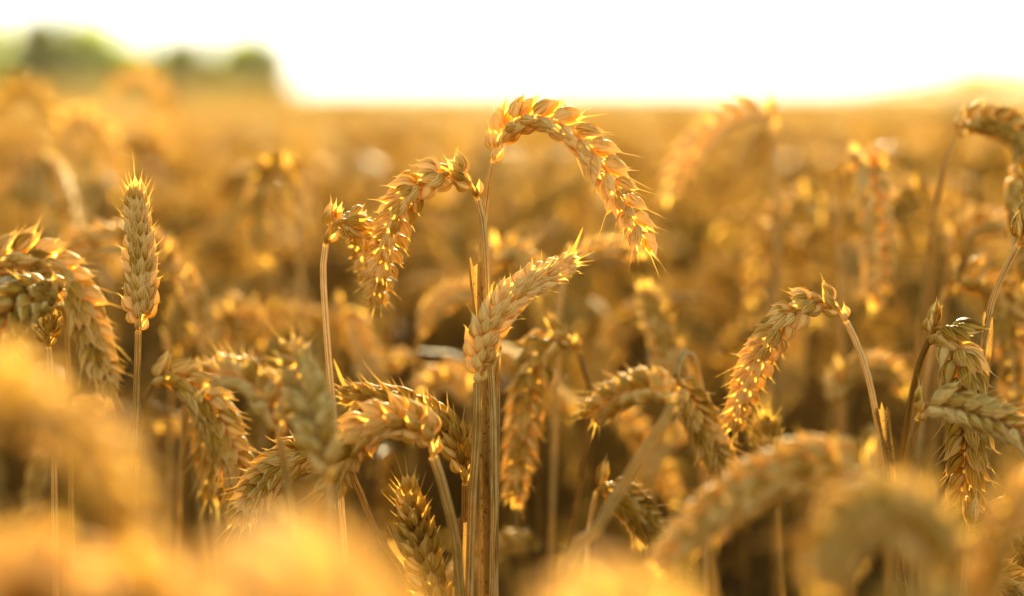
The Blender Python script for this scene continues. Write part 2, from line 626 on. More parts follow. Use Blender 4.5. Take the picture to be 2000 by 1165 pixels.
stalk('wheat stalk whose straight ear leans up to the right across the central straws',
      [(932, 748, .985), (936, 700, .982), (948, 655, .98), (972, 612, .98), (1003, 577, .985), (1040, 550, .99), (1080, 528, 1.0), (1112, 512, 1.005)],
      [(932, 748, .985), (932, 775, .985), (930, 860, .985), (922, 980, .985), (916, 1165, .985)],
      roll=58, twist=30, n=21, fat=.88, awn=(.14, .55), tint=.60, rs=(.0019, .0017), stem_tint=.40, knot=[.5, .66],
      leaves=[([(1100, 522, 1.003), (1120, 490, 1.003), (1138, 446, 1.003)], .0016, 20, 0, .5)],
      sh=[([(905, 1165, .99), (910, 1100, .99), (908, 1012, .988)], .0032, .0026, 90, 1.5, .06)])
stalk('bare-topped straw wrapped in a brown sheath, rightmost of the upright bundle at the centre',
      [(968, 690, 1.03), (966, 650, 1.03), (962, 610, 1.032), (956, 575, 1.034)],
      [(968, 690, 1.03), (968, 800, 1.028), (966, 950, 1.026), (964, 1165, 1.022)],
      roll=60, n=8, fat=.55, awn=(.1, .3), tint=.12, rs=(.0022, .0019), stem_tint=.42,
      sh=[([(945, 1165, 1.02), (948, 950, 1.02), (955, 800, 1.022), (968, 700, 1.024)], 0.0027, .0022, 60, 1.2, .44)])
# --- left
stalk('straight upright wheat stalk at the left with a plump ear pointing to the sky',
      [(270, 648, 1.0), (273, 600, 1.0), (275, 540, 1.0), (273, 480, 1.0), (268, 420, 1.0), (266, 382, 1.0)],
      [(270, 648, 1.0), (269, 690, 1.0), (266, 780, 1.0), (262, 870, 1.0), (260, 1000, 1.0)],
      roll=62, twist=55, n=21, fat=.90, awn=(.12, .75), tint=.50, rs=(.0019, .0014), stem_tint=.34)
stalk('large wheat ear arching in from the left edge and drooping beside the upright ear',
      [(-60, 540, 1.05), (-10, 510, 1.055), (50, 498, 1.06), (105, 520, 1.065), (145, 570, 1.065), (172, 630, 1.065), (192, 690, 1.065), (212, 745, 1.065)],
      [(-60, 540, 1.05), (-90, 600, 1.05), (-110, 760, 1.05), (-120, 1000, 1.05)],
      roll=30, n=22, fat=1.15, awn=(.15, .7), tint=.40, leaves=[([(205, 735, 1.065), (222, 770, 1.065), (240, 805, 1.065)], .002, 30, 0, .5)])
stalk('drooping dark wheat ear with husks face on, beside the withered stub',
      [(120, 590, .965), (85, 575, .955), (48, 588, .945), (22, 622, .94), (8, 665, .94), (0, 710, .94)],
      [(120, 590, .965), (128, 620, .97), (134, 760, .975), (138, 950, .98)],
      roll=80, n=16, fat=1.1, awn=(.2, .5), tint=.20, rs=(.0016, .0012), stem_tint=.25)
stalk('short withered stub of a wheat ear on a thin straw at the left edge',
      [(95, 678, .985), (95, 660, .985), (96, 640, .985), (98, 625, .985)],
      [(95, 678, .985), (98, 720, .985), (104, 800, .985), (106, 950, .985)],
      roll=50, n=5, fat=.62, awn=(.1, .5), tint=.10, rs=(.0015, .0014), stem_tint=.52)
stalk('wheat ear bending over to the right, between the upright left ear and pale bare straw',
      [(296, 752, 1.06), (318, 734, 1.06), (350, 738, 1.06), (385, 765, 1.06), (415, 805, 1.06), (440, 855, 1.06), (458, 905, 1.06), (470, 955, 1.06)],
      [(296, 752, 1.06), (284, 780, 1.06), (274, 820, 1.06), (266, 900, 1.06), (262, 1010, 1.06)],
      roll=35, n=21, fat=1.12, awn=(.15, .5), tint=.34, stem_tint=.28)
stalk('second hanging wheat ear pressed behind the ear that bends right at lower left',
      [(372, 760, 1.10), (385, 740, 1.10), (402, 760, 1.10), (408, 820, 1.10), (412, 890, 1.10), (420, 960, 1.10)],
      [(372, 760, 1.10), (362, 800, 1.10), (355, 900, 1.10), (350, 1010, 1.10)], roll=40, n=19, fat=1.0, tint=.2, split=False, level=1)
stalk('soft ear lying nearly level on a leaning straw at lower left',
      [(545, 855, .90), (540, 815, .90), (520, 775, .905), (490, 745, .91), (455, 730, .92), (420, 728, .93)],
      [(545, 855, .90), (552, 890, .90), (562, 950, .90), (575, 1020, .895)], roll=30, n=18, fat=.9, tint=.42, stem_tint=.3)
stalk('upright soft wheat ear at lower left glowing with sun along its right edge',
      [(640, 945, .86), (632, 890, .86), (618, 830, .87), (602, 775, .885), (586, 725, .90), (572, 680, .91)],
      [(640, 945, .86), (645, 980, .86), (650, 1050, .86)], roll=15, n=21, fat=.88, awn=(.2, .7), tint=.46, loose=1.35, stem_tint=.5)
stalk('sharp wheat ear sloping down to the left behind the soft upright ear',
      [(688, 930, 1.0), (668, 905, 1.0), (640, 892, 1.0), (605, 888, 1.0), (568, 900, .998), (530, 928, .995), (500, 962, .992), (478, 1000, .99)],
      [(688, 930, 1.0), (700, 955, 1.0), (722, 1010, 1.0), (745, 1060, 1.0), (790, 1120, 1.0), (815, 1165, 1.0)],
      roll=40, n=20, fat=1.08, awn=(.15, .5), tint=.36, stem_tint=.22, lean=(.10, 0),
      sh=[([(840, 1200, 1.0), (800, 1125, 1.0), (768, 1075, 1.0), (748, 1035, 1.0)], .0030, .0024, 90, 1.5, .2)])
# --- lower centre
stalk('wheat ear arching to the left on a stout bent straw at lower centre',
      [(846, 892, .955), (838, 858, .955), (812, 830, .952), (770, 818, .95), (728, 830, .95), (694, 862, .955), (668, 905, .96), (652, 948, .965)],
      [(846, 892, .955), (856, 920, .955), (874, 985, .957), (890, 1060, .96), (900, 1165, .962)],
      roll=45, n=19, fat=1.05, awn=(.16, .5), tint=.40, rs=(.0023, .0020), stem_tint=.42)
stalk('dark brown wheat ear behind the arched one, its base against the central straws',
      [(908, 944, 1.02), (908, 905, 1.02), (890, 866, 1.022), (858, 832, 1.025), (815, 808, 1.03), (770, 792, 1.035), (725, 782, 1.04), (690, 776, 1.045)],
      [(908, 944, 1.02), (908, 975, 1.02), (905, 1060, 1.02), (902, 1165, 1.02)],
      roll=62, n=20, fat=1.0, awn=(.3, .8), tint=.12, stem_tint=.22,
      leaves=[([(690, 778, 1.045), (668, 742, 1.045), (652, 702, 1.045)], .0018, 20, 0, .3)])
stalk('slim brown upright wheat ear rising from the bottom edge left of the centre straws',
      [(868, 1225, .975), (848, 1165, .975), (832, 1110, .975), (818, 1050, .975), (806, 1000, .975), (798, 960, .975)],
      [(868, 1225, .975), (874, 1260, .975), (880, 1320, .975)],
      roll=50, twist=30, n=16, fat=.92, awn=(.2, .85), tint=.15, stem_tint=.3)
stalk('wheat ear bowing left and hanging at centre right on a kinked straw',
      [(1130, 688, 1.11), (1112, 664, 1.11), (1082, 660, 1.11), (1055, 690, 1.11), (1038, 740, 1.11), (1026, 800, 1.11), (1017, 865, 1.11), (1010, 925, 1.11), (1006, 965, 1.11)],
      [(1130, 688, 1.11), (1140, 720, 1.11), (1155, 770, 1.11), (1150, 830, 1.11), (1135, 920, 1.11), (1120, 1030, 1.11)],
      roll=40, n=21, fat=1.05, awn=(.12, .4), tint=.28, stem_tint=.2)
stalk('short level wheat ear on a thick slanting out-of-focus straw at centre right',
      [(1314, 792, .90), (1298, 768, .905), (1262, 758, .91), (1222, 766, .92), (1188, 785, .93), (1160, 806, .94)],
      [(1314, 792, .90), (1290, 835, .895), (1235, 920, .89), (1165, 1035, .885), (1090, 1165, .88)],
      roll=50, n=16, fat=.85, tint=.30, rs=(.0026, .0023), stem_tint=.5, lean=(-.16, -.01))
stalk('pale ghostly wheat ear standing upright right of centre, above the drooping sunlit ear',
      [(1350, 830, 1.20), (1330, 760, 1.20), (1305, 690, 1.205), (1282, 630, 1.21), (1262, 570, 1.22)],
      [(1350, 830, 1.20), (1362, 880, 1.20), (1378, 1000, 1.20)], roll=60, n=21, fat=1.0, tint=.36)
stalk('sunlit wheat ear sloping down to the right at centre right, tip over the dark gap',
      [(1322, 735, 1.075), (1340, 765, 1.075), (1360, 805, 1.075), (1382, 850, 1.075), (1403, 895, 1.075), (1417, 925, 1.075)],
      [(1322, 735, 1.075), (1330, 700, 1.08), (1348, 690, 1.09), (1366, 740, 1.10), (1375, 850, 1.10), (1377, 1000, 1.10)],
      roll=35, n=17, fat=1.0, awn=(.2, .6), tint=.36)
stalk('small drooping wheat ear below the slanting straw, over the darkest gap in the crop',
      [(1165, 962, .94), (1180, 948, .94), (1205, 962, .942), (1235, 990, .945), (1262, 1020, .948), (1284, 1050, .95)],
      [(1165, 962, .94), (1156, 1000, .94), (1148, 1060, .94), (1140, 1165, .94)],
      roll=40, n=16, fat=.85, tint=.18, rs=(.0014, .0012), split=False)
# --- right
stalk('sharp wheat ear hooking left on a grey straw with a split sheath, at the right',
      [(1652, 628, 1.02), (1636, 604, 1.018), (1602, 588, 1.016), (1562, 602, 1.016), (1525, 635, 1.02), (1494, 680, 1.03), (1468, 730, 1.04), (1448, 782, 1.05), (1435, 828, 1.06)],
      [(1652, 628, 1.02), (1666, 655, 1.02), (1684, 700, 1.02), (1700, 755, 1.02), (1712, 820, 1.02), (1728, 920, 1.02), (1740, 1040, 1.02), (1748, 1165, 1.02)],
      roll=50, twist=40, n=21, fat=.93, awn=(.16, .55), tint=.50, stem_tint=.48, rs=(.0018, .0014),
      sh=[([(1760, 1165, 1.018), (1744, 1000, 1.018), (1738, 900, 1.016), (1722, 795, 1.014)], .0028, .0023, 70, 1.35, .30)])
stalk('dark weathered wheat ear hanging straight down near the right edge, behind the crossing ear',
      [(1816, 662, 1.01), (1830, 640, 1.005), (1856, 652, 1.0), (1874, 695, 1.0), (1882, 750, 1.0), (1888, 810, 1.003), (1890, 870, 1.006), (1887, 930, 1.01), (1880, 985, 1.015)],
      [(1816, 662, 1.01), (1804, 690, 1.02), (1790, 730, 1.03), (1774, 810, 1.04), (1758, 920, 1.05), (1745, 1040, 1.06)],
      roll=52, twist=40, n=21, fat=1.2, awn=(.12, .5), tint=.30, stem_tint=.30, knot=[.5, .78])
stalk('sharp wheat ear crossing to the right in front of the dark hanging ear',
      [(1792, 818, .965), (1806, 795, .963), (1840, 790, .96), (1885, 800, .958), (1930, 815, .955), (1975, 835, .95), (2025, 868, .945)],
      [(1792, 818, .965), (1782, 850, .965), (1770, 900, .967), (1756, 960, .97), (1748, 1060, .97)],
      roll=30, twist=50, n=17, fat=.92, awn=(.3, .9), tint=.44, stem_tint=.22, rs=(.0017, .0014))
stalk('bent straw rising to the upper right edge with its old sheath forked open',
      [(1988, 480, 1.02), (2003, 450, 1.02), (2025, 425, 1.025), (2055, 415, 1.03), (2090, 430, 1.04)],
      [(1988, 480, 1.02), (1972, 510, 1.02), (1948, 560, 1.02), (1932, 610, 1.02), (1920, 680, 1.02), (1912, 780, 1.02), (1900, 900, 1.02), (1885, 1165, 1.02)],
      roll=40, n=14, fat=1.0, tint=.3, stem_tint=.50,
      sh=[([(1898, 900, 1.018), (1912, 800, 1.018), (1926, 700, 1.018), (1934, 612, 1.016)], .0027, .0022, 120, 1.4, .34)])
stalk('dark wheat ear arching out of the picture at the upper right, lit along its top',
      [(1868, 268, 1.14), (1884, 246, 1.14), (1915, 236, 1.14), (1955, 244, 1.14), (1990, 268, 1.14), (2020, 310, 1.14), (2040, 360, 1.14)],
      [(1868, 268, 1.14), (1852, 300, 1.14), (1832, 380, 1.15), (1812, 500, 1.16), (1795, 650, 1.17), (1780, 850, 1.18)],
      roll=35, n=20, fat=1.0, tint=.34, stem_tint=.45)
stalk('wheat ear hanging down the right edge below the arching dark ear, strung with sun glints',
      [(1985, 320, 1.13), (1990, 340, 1.13), (1995, 380, 1.13), (2002, 430, 1.13), (2008, 490, 1.13), (2012, 540, 1.13)],
      [(1985, 320, 1.13), (1980, 306, 1.13), (1990, 290, 1.135), (2010, 330, 1.14), (2025, 500, 1.15), (2030, 800, 1.15)], roll=25, n=17, fat=1.0, tint=.30, split=False)
stalk('wheat ear curving over to the right edge behind the forked straw',
      [(1845, 575, 1.17), (1866, 552, 1.17), (1905, 546, 1.17), (1945, 570, 1.17), (1968, 625, 1.17), (1978, 690, 1.17), (1982, 750, 1.17), (1984, 795, 1.17)],
      [(1845, 575, 1.17), (1832, 610, 1.17), (1815, 700, 1.17), (1790, 900, 1.17)], roll=35, n=21, fat=1.05, tint=.30)
stalk('small wheat ear tip poking over the blurred ears in the bottom right corner',
      [(1898, 1040, .99), (1910, 1022, .99), (1935, 1018, .99), (1965, 1026, .985), (2000, 1040, .98), (2030, 1065, .98)],
      [(1898, 1040, .99), (1888, 1060, .99), (1880, 1165, .99)], roll=40, n=13, fat=1.0, awn=(.3, .8), tint=.36)
stalk('broken little wheat ear in the bottom right corner under the small tip',
      [(1905, 1165, 1.0), (1918, 1142, 1.0), (1942, 1132, 1.0), (1968, 1140, 1.0), (1990, 1165, 1.0)],
      [(1905, 1165, 1.0), (1898, 1190, 1.0), (1890, 1280, 1.0)], roll=40, n=11, fat=.95, awn=(.3, .9), tint=.3)
stalk('small orange wheat ear glowing under the hooked ear at the right',
      [(1512, 920, 1.09), (1508, 895, 1.09), (1502, 865, 1.09), (1496, 832, 1.09)],
      [(1512, 920, 1.09), (1515, 950, 1.09), (1522, 1060, 1.09)], roll=60, n=11, fat=.85, tint=.1, split=False)
# --- softly blurred neighbours behind
BG = 'soft wheat stalks just behind the sharp ones'
def soft(label, ear, stem, **k):
    k.setdefault('level', 1)
    k.setdefault('split', False)
    k.setdefault('group', BG)
    return stalk(label, ear, stem, **k)
soft('soft grey-husked ear with glowing edges, hanging face on above the hooked right ear',
     [(1655, 335, 1.24), (1668, 312, 1.24), (1690, 318, 1.235), (1704, 365, 1.23), (1712, 420, 1.23), (1716, 480, 1.23), (1714, 535, 1.23), (1708, 575, 1.23)],
     [(1655, 335, 1.24), (1645, 380, 1.25), (1640, 520, 1.27), (1640, 800, 1.29)], roll=85, n=21, fat=1.1, tint=.5, level=0)
soft('soft ear bowed left with a chain of round glints, behind the hooked right ear',
     [(1615, 405, 1.38), (1588, 385, 1.38), (1545, 395, 1.38), (1510, 430, 1.38), (1488, 480, 1.38), (1475, 530, 1.38), (1470, 575, 1.38)],
     [(1615, 405, 1.38), (1630, 450, 1.38), (1638, 600, 1.38), (1640, 850, 1.38)], roll=30, n=20, tint=.36)
soft('second soft bowed ear nested inside the glinting bowed ear behind the hooked right ear',
     [(1630, 470, 1.42), (1605, 445, 1.42), (1575, 460, 1.42), (1556, 510, 1.42), (1545, 565, 1.42), (1540, 610, 1.42)],
     [(1630, 470, 1.42), (1642, 520, 1.42), (1650, 800, 1.42)], roll=30, n=20, tint=.24)
soft('very soft pale ear arching over the far field just right of the tallest ear',
     [(1508, 262, 1.36), (1506, 232, 1.36), (1480, 216, 1.36), (1435, 222, 1.36), (1390, 250, 1.36), (1350, 290, 1.36), (1322, 335, 1.36), (1308, 372, 1.36)],
     [(1508, 262, 1.36), (1512, 310, 1.36), (1518, 500, 1.36), (1520, 900, 1.36)], roll=30, n=20, fat=1.1, tint=.85)
soft('soft short ear pointing left just under the dark arching ear at the upper right',
     [(1818, 398, 1.3), (1800, 384, 1.3), (1775, 392, 1.3), (1752, 412, 1.3), (1738, 440, 1.3)],
     [(1818, 398, 1.3), (1825, 430, 1.3), (1815, 600, 1.3), (1800, 850, 1.3)], roll=35, n=14, tint=.16)
soft('soft ear curving to the right edge level with the middle, above the forked straw',
     [(1855, 520, 1.3), (1868, 480, 1.3), (1895, 450, 1.3), (1935, 436, 1.3), (1975, 445, 1.3), (2010, 475, 1.3)],
     [(1855, 520, 1.3), (1845, 570, 1.3), (1832, 700, 1.3), (1820, 900, 1.3)], roll=35, n=20, tint=.40)
soft('soft rounded ear low behind the grey straw of the hooked right ear',
     [(1625, 800, 1.25), (1640, 750, 1.25), (1680, 725, 1.25), (1725, 722, 1.25), (1755, 745, 1.25)],
     [(1625, 800, 1.25), (1615, 850, 1.25), (1605, 1000, 1.25)], roll=35, n=18, tint=.38)
soft('soft pale leaf and ear lying level to the right behind the leaning centre ear',
     [(1100, 545, 1.2), (1120, 510, 1.2), (1160, 490, 1.2), (1200, 486, 1.2), (1240, 492, 1.2)],
     [(1100, 545, 1.2), (1092, 600, 1.2), (1085, 800, 1.2)], roll=20, n=16, fat=.75, tint=.55)
soft('soft bent ear tucked directly behind the centre straws',
     [(962, 535, 1.25), (968, 505, 1.25), (995, 494, 1.25), (1022, 512, 1.25), (1035, 545, 1.25)],
     [(962, 535, 1.25), (955, 600, 1.25), (950, 900, 1.25)], roll=30, n=14, tint=.5)
soft('soft ear sloping up to the right into the centre straws from the left',
     [(820, 660, 1.28), (838, 620, 1.28), (865, 590, 1.28), (900, 572, 1.28), (935, 566, 1.28)],
     [(820, 660, 1.28), (812, 700, 1.28), (805, 900, 1.28)], roll=30, n=18, fat=.85, tint=.5)
soft('soft looped ear left of the pale bare straw, low in the picture',
     [(505, 690, 1.3), (500, 650, 1.3), (480, 615, 1.3), (450, 610, 1.3), (428, 640, 1.3), (418, 690, 1.3)],
     [(505, 690, 1.3), (510, 740, 1.3), (515, 950, 1.3)], roll=35, n=18, tint=.40)
soft('soft grey and orange ear hanging left of the small curled ear',
     [(575, 370, 1.36), (568, 340, 1.36), (540, 325, 1.36), (515, 345, 1.36), (505, 395, 1.36), (508, 450, 1.36), (515, 495, 1.36)],
     [(575, 370, 1.36), (585, 420, 1.36), (590, 650, 1.36)], roll=60, n=19, tint=.25)
soft('soft level ear passing behind the upright ear at the left',
     [(330, 540, 1.22), (320, 505, 1.22), (285, 478, 1.22), (235, 468, 1.22), (185, 470, 1.22), (140, 482, 1.22)],
     [(330, 540, 1.22), (345, 580, 1.22), (370, 800, 1.22)], roll=35, n=20, tint=.42)
soft('soft slanting straw and ear right of the upright left ear',
     [(408, 700, 1.22), (398, 640, 1.22), (385, 590, 1.22), (365, 548, 1.22), (335, 515, 1.22)],
     [(408, 700, 1.22), (412, 740, 1.22), (420, 950, 1.22)], roll=40, n=18, fat=.8, tint=.45)
soft('soft bright ear tip hanging between the pale straw and the centre straws',
     [(660, 620, 1.3), (672, 600, 1.3), (695, 640, 1.3), (712, 690, 1.3), (728, 735, 1.3), (742, 770, 1.3)],
     [(660, 620, 1.3), (652, 660, 1.3), (648, 900, 1.3)], roll=40, n=18, fat=.9, tint=.50)
soft('soft round ear top low between the pale straw and the centre straws',
     [(915, 800, 1.26), (905, 760, 1.26), (875, 740, 1.26), (845, 750, 1.26), (828, 790, 1.26)],
     [(915, 800, 1.26), (920, 840, 1.26), (925, 1000, 1.26)], roll=40, n=14, fat=1.0, tint=.5)
soft('soft orange ear with a sunlit edge close behind the upright left ear, low',
     [(340, 700, 1.25), (345, 660, 1.25), (352, 620, 1.25), (362, 580, 1.25)],
     [(340, 700, 1.25), (336, 740, 1.25), (330, 950, 1.25)], roll=60, n=14, fat=.9, tint=.25)
soft('tall soft stalk rising over the field between the two groups of trees',
     [(335, 330, 2.0), (330, 260, 2.0), (316, 195, 2.0), (290, 155, 2.0), (255, 150, 2.0), (225, 172, 2.0)],
     [(335, 330, 2.0), (338, 400, 2.0), (342, 700, 2.0)], roll=40, n=20, fat=1.1, tint=.45)
soft('tall soft ear arching at the upper left edge below the dark tree',
     [(-25, 270, 1.8), (-5, 205, 1.8), (35, 172, 1.8), (80, 190, 1.8), (112, 250, 1.8), (128, 330, 1.8)],
     [(-25, 270, 1.8), (-30, 330, 1.8), (-34, 700, 1.8)], roll=40, n=20, fat=1.1, tint=.34)
soft('soft drooping ear in the upper left field above the upright left ear',
     [(110, 300, 1.75), (122, 250, 1.75), (155, 225, 1.75), (195, 250, 1.75), (220, 310, 1.75), (232, 370, 1.75)],
     [(110, 300, 1.75), (106, 360, 1.75), (100, 700, 1.75)], roll=40, n=20, fat=1.1, tint=.5)
# --- foreground, strongly blurred
FG = 'blurred wheat stalks close to the lens'
def near(label, ear, stem, **k):
    k.setdefault('level', 1)
    k.setdefault('split', False)
    k.setdefault('group', FG)
    return stalk(label, ear, stem, **k)
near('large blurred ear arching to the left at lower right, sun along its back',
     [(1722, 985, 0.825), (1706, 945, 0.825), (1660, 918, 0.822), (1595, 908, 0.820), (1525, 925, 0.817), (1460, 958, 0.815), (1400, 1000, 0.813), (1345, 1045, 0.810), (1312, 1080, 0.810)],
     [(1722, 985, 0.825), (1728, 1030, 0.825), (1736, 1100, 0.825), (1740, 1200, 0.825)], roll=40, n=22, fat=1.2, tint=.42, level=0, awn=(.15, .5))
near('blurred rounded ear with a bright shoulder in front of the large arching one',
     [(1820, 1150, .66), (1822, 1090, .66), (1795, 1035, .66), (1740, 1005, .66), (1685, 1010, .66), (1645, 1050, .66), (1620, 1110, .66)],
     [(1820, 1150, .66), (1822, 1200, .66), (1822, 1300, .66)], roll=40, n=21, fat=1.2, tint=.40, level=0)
near('blurred ear in the bottom right corner leaning out of the picture',
     [(1905, 1260, .70), (1915, 1170, .70), (1935, 1090, .70), (1965, 1010, .70), (2010, 940, .70)],
     [(1905, 1260, .70), (1902, 1300, .70), (1895, 1400, .70)], roll=40, n=18, fat=.8, tint=.34)
near('second blurred ear low at the bottom right between two rounded ones',
     [(1880, 1320, .60), (1870, 1260, .60), (1840, 1220, .60), (1790, 1210, .60), (1740, 1230, .60), (1700, 1280, .60)],
     [(1880, 1320, .60), (1885, 1360, .60), (1890, 1500, .60)], roll=40, n=18, fat=.9, tint=.3)
near('pale blurred ear top at the bottom edge under the slanting straw',
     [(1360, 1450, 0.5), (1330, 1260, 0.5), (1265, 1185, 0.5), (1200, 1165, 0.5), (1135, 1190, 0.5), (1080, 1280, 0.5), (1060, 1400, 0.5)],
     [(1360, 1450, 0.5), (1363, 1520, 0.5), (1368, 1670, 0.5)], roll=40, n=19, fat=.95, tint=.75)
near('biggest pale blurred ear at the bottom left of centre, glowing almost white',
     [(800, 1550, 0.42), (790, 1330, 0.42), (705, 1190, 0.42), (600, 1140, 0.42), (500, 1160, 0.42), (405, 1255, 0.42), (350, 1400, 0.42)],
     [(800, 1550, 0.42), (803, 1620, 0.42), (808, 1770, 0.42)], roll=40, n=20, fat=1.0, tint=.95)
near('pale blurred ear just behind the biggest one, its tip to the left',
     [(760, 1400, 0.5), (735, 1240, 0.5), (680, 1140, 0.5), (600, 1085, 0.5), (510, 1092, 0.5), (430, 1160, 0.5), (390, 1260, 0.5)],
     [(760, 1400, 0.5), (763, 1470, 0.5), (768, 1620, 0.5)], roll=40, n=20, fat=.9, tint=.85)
near('orange blurred ear filling the left edge below the middle',
     [(-260, 1060, 0.52), (-180, 900, 0.52), (-60, 810, 0.52), (50, 795, 0.52), (150, 845, 0.52), (222, 930, 0.52), (262, 1030, 0.52)],
     [(-260, 1060, 0.52), (-257, 1130, 0.52), (-252, 1280, 0.52)], roll=40, n=20, fat=.95, tint=.30)
near('blurred yellow ear at the left edge, highest of the close ones',
     [(-270, 900, 0.56), (-190, 790, 0.56), (-90, 735, 0.56), (0, 735, 0.56), (70, 785, 0.56), (110, 860, 0.56)],
     [(-270, 900, 0.56), (-267, 970, 0.56), (-262, 1120, 0.56)], roll=40, n=15, fat=.95, tint=.60)
near('blurred pale ear low at the left edge, hanging inwards',
     [(-150, 1330, 0.52), (-70, 1150, 0.52), (30, 1085, 0.52), (120, 1105, 0.52), (185, 1190, 0.52), (220, 1310, 0.52)],
     [(-150, 1330, 0.52), (-147, 1400, 0.52), (-142, 1550, 0.52)], roll=40, n=17, fat=.9, tint=.66)
near('blurred golden ear at the bottom edge between the left edge and the biggest pale ear',
     [(440, 1420, 0.54), (415, 1240, 0.54), (360, 1150, 0.54), (300, 1112, 0.54), (230, 1130, 0.54), (180, 1210, 0.54), (150, 1330, 0.54)],
     [(440, 1420, 0.54), (443, 1490, 0.54), (448, 1640, 0.54)], roll=40, n=19, fat=.85, tint=.55)

# ------------------------------------------------------------------ loose stalk types for the rest of the crop
def archetype(k, level):
    """One whole stalk standing at the origin, its ear drooping towards +x: paths of stem and ear, and a leaf."""
    r = np.random.default_rng(300 + k)
    droop = R([8, 25, 60, 100, 130, 150, 165, 150, 120, 172, 90, 140, 158, 110][k % 14])
    le, ln, hs = r.uniform(.085, .105), r.uniform(.07, .13), .775 + r.uniform(-.02, .02)
    x, z, ph = 0.0, hs, R(4)
    pts = [(x, z)]
    nst = 60
    for i in range(nst):
        ds = (le + ln) / nst
        u = (i + .5) / nst
        f = math.sin(math.pi * min(1, u * .85 + .08)) ** 1.2
        ph += droop * f / nst * 1.75
        x += math.sin(ph) * ds
        z += math.cos(ph) * ds
        pts.append((x, z))
    i1 = int(nst * ln / (le + ln))
    P = np.array([(a, 0.012 * math.sin(6 * a), b) for a, b in pts])
    P[:, 2] += 0.875 - P[:, 2].max()
    bx = r.uniform(-.05, .05)
    low = np.array([(bx, r.uniform(-.04, .04), 0), (bx * .5, 0, .3), (bx * .1, 0, .6)])
    stem = np.vstack([low, P[:i1 + 1:8], P[i1:i1 + 1]])
    ear = P[i1::6]
    lb = r.uniform(.30, .62)
    a = r.uniform(0, 6.28)
    d = np.array((math.cos(a), math.sin(a), 0))
    leaf = [np.array((bx * .3, 0, lb)), np.array((0, 0, lb + .06)) + d * .03, np.array((0, 0, lb + .08)) + d * .09, np.array((0, 0, lb + .02)) + d * .15, np.array((0, 0, lb - .08)) + d * .17]
    old = []
    for q in range(4):  # low dark leaves, added to darken the gaps between stems
        lb, a = r.uniform(.12, .52), r.uniform(0, 6.28)
        d = np.array((math.cos(a), math.sin(a), 0))
        old.append([np.array((bx * .5, 0, lb)), np.array((0, 0, lb + .03)) + d * .04, np.array((0, 0, lb)) + d * .09, np.array((0, 0, lb - .09)) + d * .12, np.array((0, 0, lb - .18)) + d * .12])
    return stem, ear, leaf, old, r


ARCH = 14
protos = []
for k in range(ARCH):
    stem, ear, leaf, old, r = archetype(k, 1)
    t = bpy.data.objects.new('wheat_stalk', None)
    t.empty_display_size = .02
    tn = r.uniform(.10, .42)
    m1 = MB()
    tube(m1, stem, .0019, .0012, n=44, na=6, tint=tn - .16, r=r)  # stem tint lowered to deepen the shaded gaps of the crop
    m2 = MB()
    (G, lc), sp = ear_parts(ear, 1, r.uniform(0, 90), 45, 20, r.uniform(.95, 1.1), (.15, .6), tn, r)
    m2.grid(G, lc)
    for g, l in sp:
        m2.grid(g, l, closed=False)
    m3 = MB()
    blade(m3, leaf, r.uniform(.006, .010), turn=r.uniform(-140, 140), roll=r.uniform(0, 180), tint=tn - .1, r=r)
    m4 = MB()
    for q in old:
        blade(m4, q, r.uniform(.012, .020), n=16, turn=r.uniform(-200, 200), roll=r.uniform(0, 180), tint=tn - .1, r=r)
    m4.build('withered_shade_leaves', M_OLD, t)
    protos.append((t, m1.build('stem', M_STEM, t), m2.build('ear', M_HUSK, t), m3.build('leaf', M_LEAF, t)))

ZONES = {
    (0, 0): ('blurred golden wheat stalk in the left third of the crop, close behind the sharp ears', 'nearer blurred stalks at the left'),
    (1, 0): ('blurred golden wheat stalk in the middle of the crop, close behind the centre straws', 'nearer blurred stalks in the middle'),
    (2, 0): ('blurred golden wheat stalk in the right third of the crop, close behind the hooked ear', 'nearer blurred stalks at the right'),
    (0, 1): ('strongly blurred golden stalk deeper in the crop below the green trees', 'deeper blurred stalks at the left'),
    (1, 1): ('strongly blurred golden stalk deeper in the crop behind the tallest arching ear', 'deeper blurred stalks in the middle'),
    (2, 1): ('strongly blurred golden stalk deeper in the crop below the rise at the right', 'deeper blurred stalks at the right'),
}
r = np.random.default_rng(77)
first = [True] * ARCH
D0, D1, NIND = 1.26, 2.35, 205
cnt = 0
while cnt < NIND:
    d = math.sqrt(r.uniform(D0 ** 2, D1 ** 2))
    hx = .5 * d * 36 / LENS + .03
    x = r.uniform(-hx, hx)
    px = (x / d) * FPX + 1000
    if (1170 < px < 1450 and d < 2.0 and r.random() < .72) or (1770 < px < 1900 and d < 1.7 and r.random() < .6) or (690 < px < 1130 and d < 1.6 and r.random() < .5) or (1240 < px < 1580 and r.random() < .45):
        continue
    k = int(r.integers(ARCH))
    s = float(np.clip(r.normal(.985, .05), .86, 1.08))
    if d < 1.5:
        s = min(s, r.uniform(.90, .985))
    if first[k]:
        t = protos[k][0]
        COL.objects.link(t)
        first[k] = False
    else:
        t = copy_tree(protos[k][0])
    t.location = (x, d, float(ground(x, d)))
    t.rotation_euler = (r.normal(0, .05), r.normal(0, .05), r.uniform(0, 6.28))
    t.scale = (s, s, s)
    zk = (0 if px < 667 else (1 if px < 1333 else 2), 0 if d < 1.75 else 1)
    t['label'], t['group'] = ZONES[zk]
    t['category'] = 'wheat stalk'
    cnt += 1

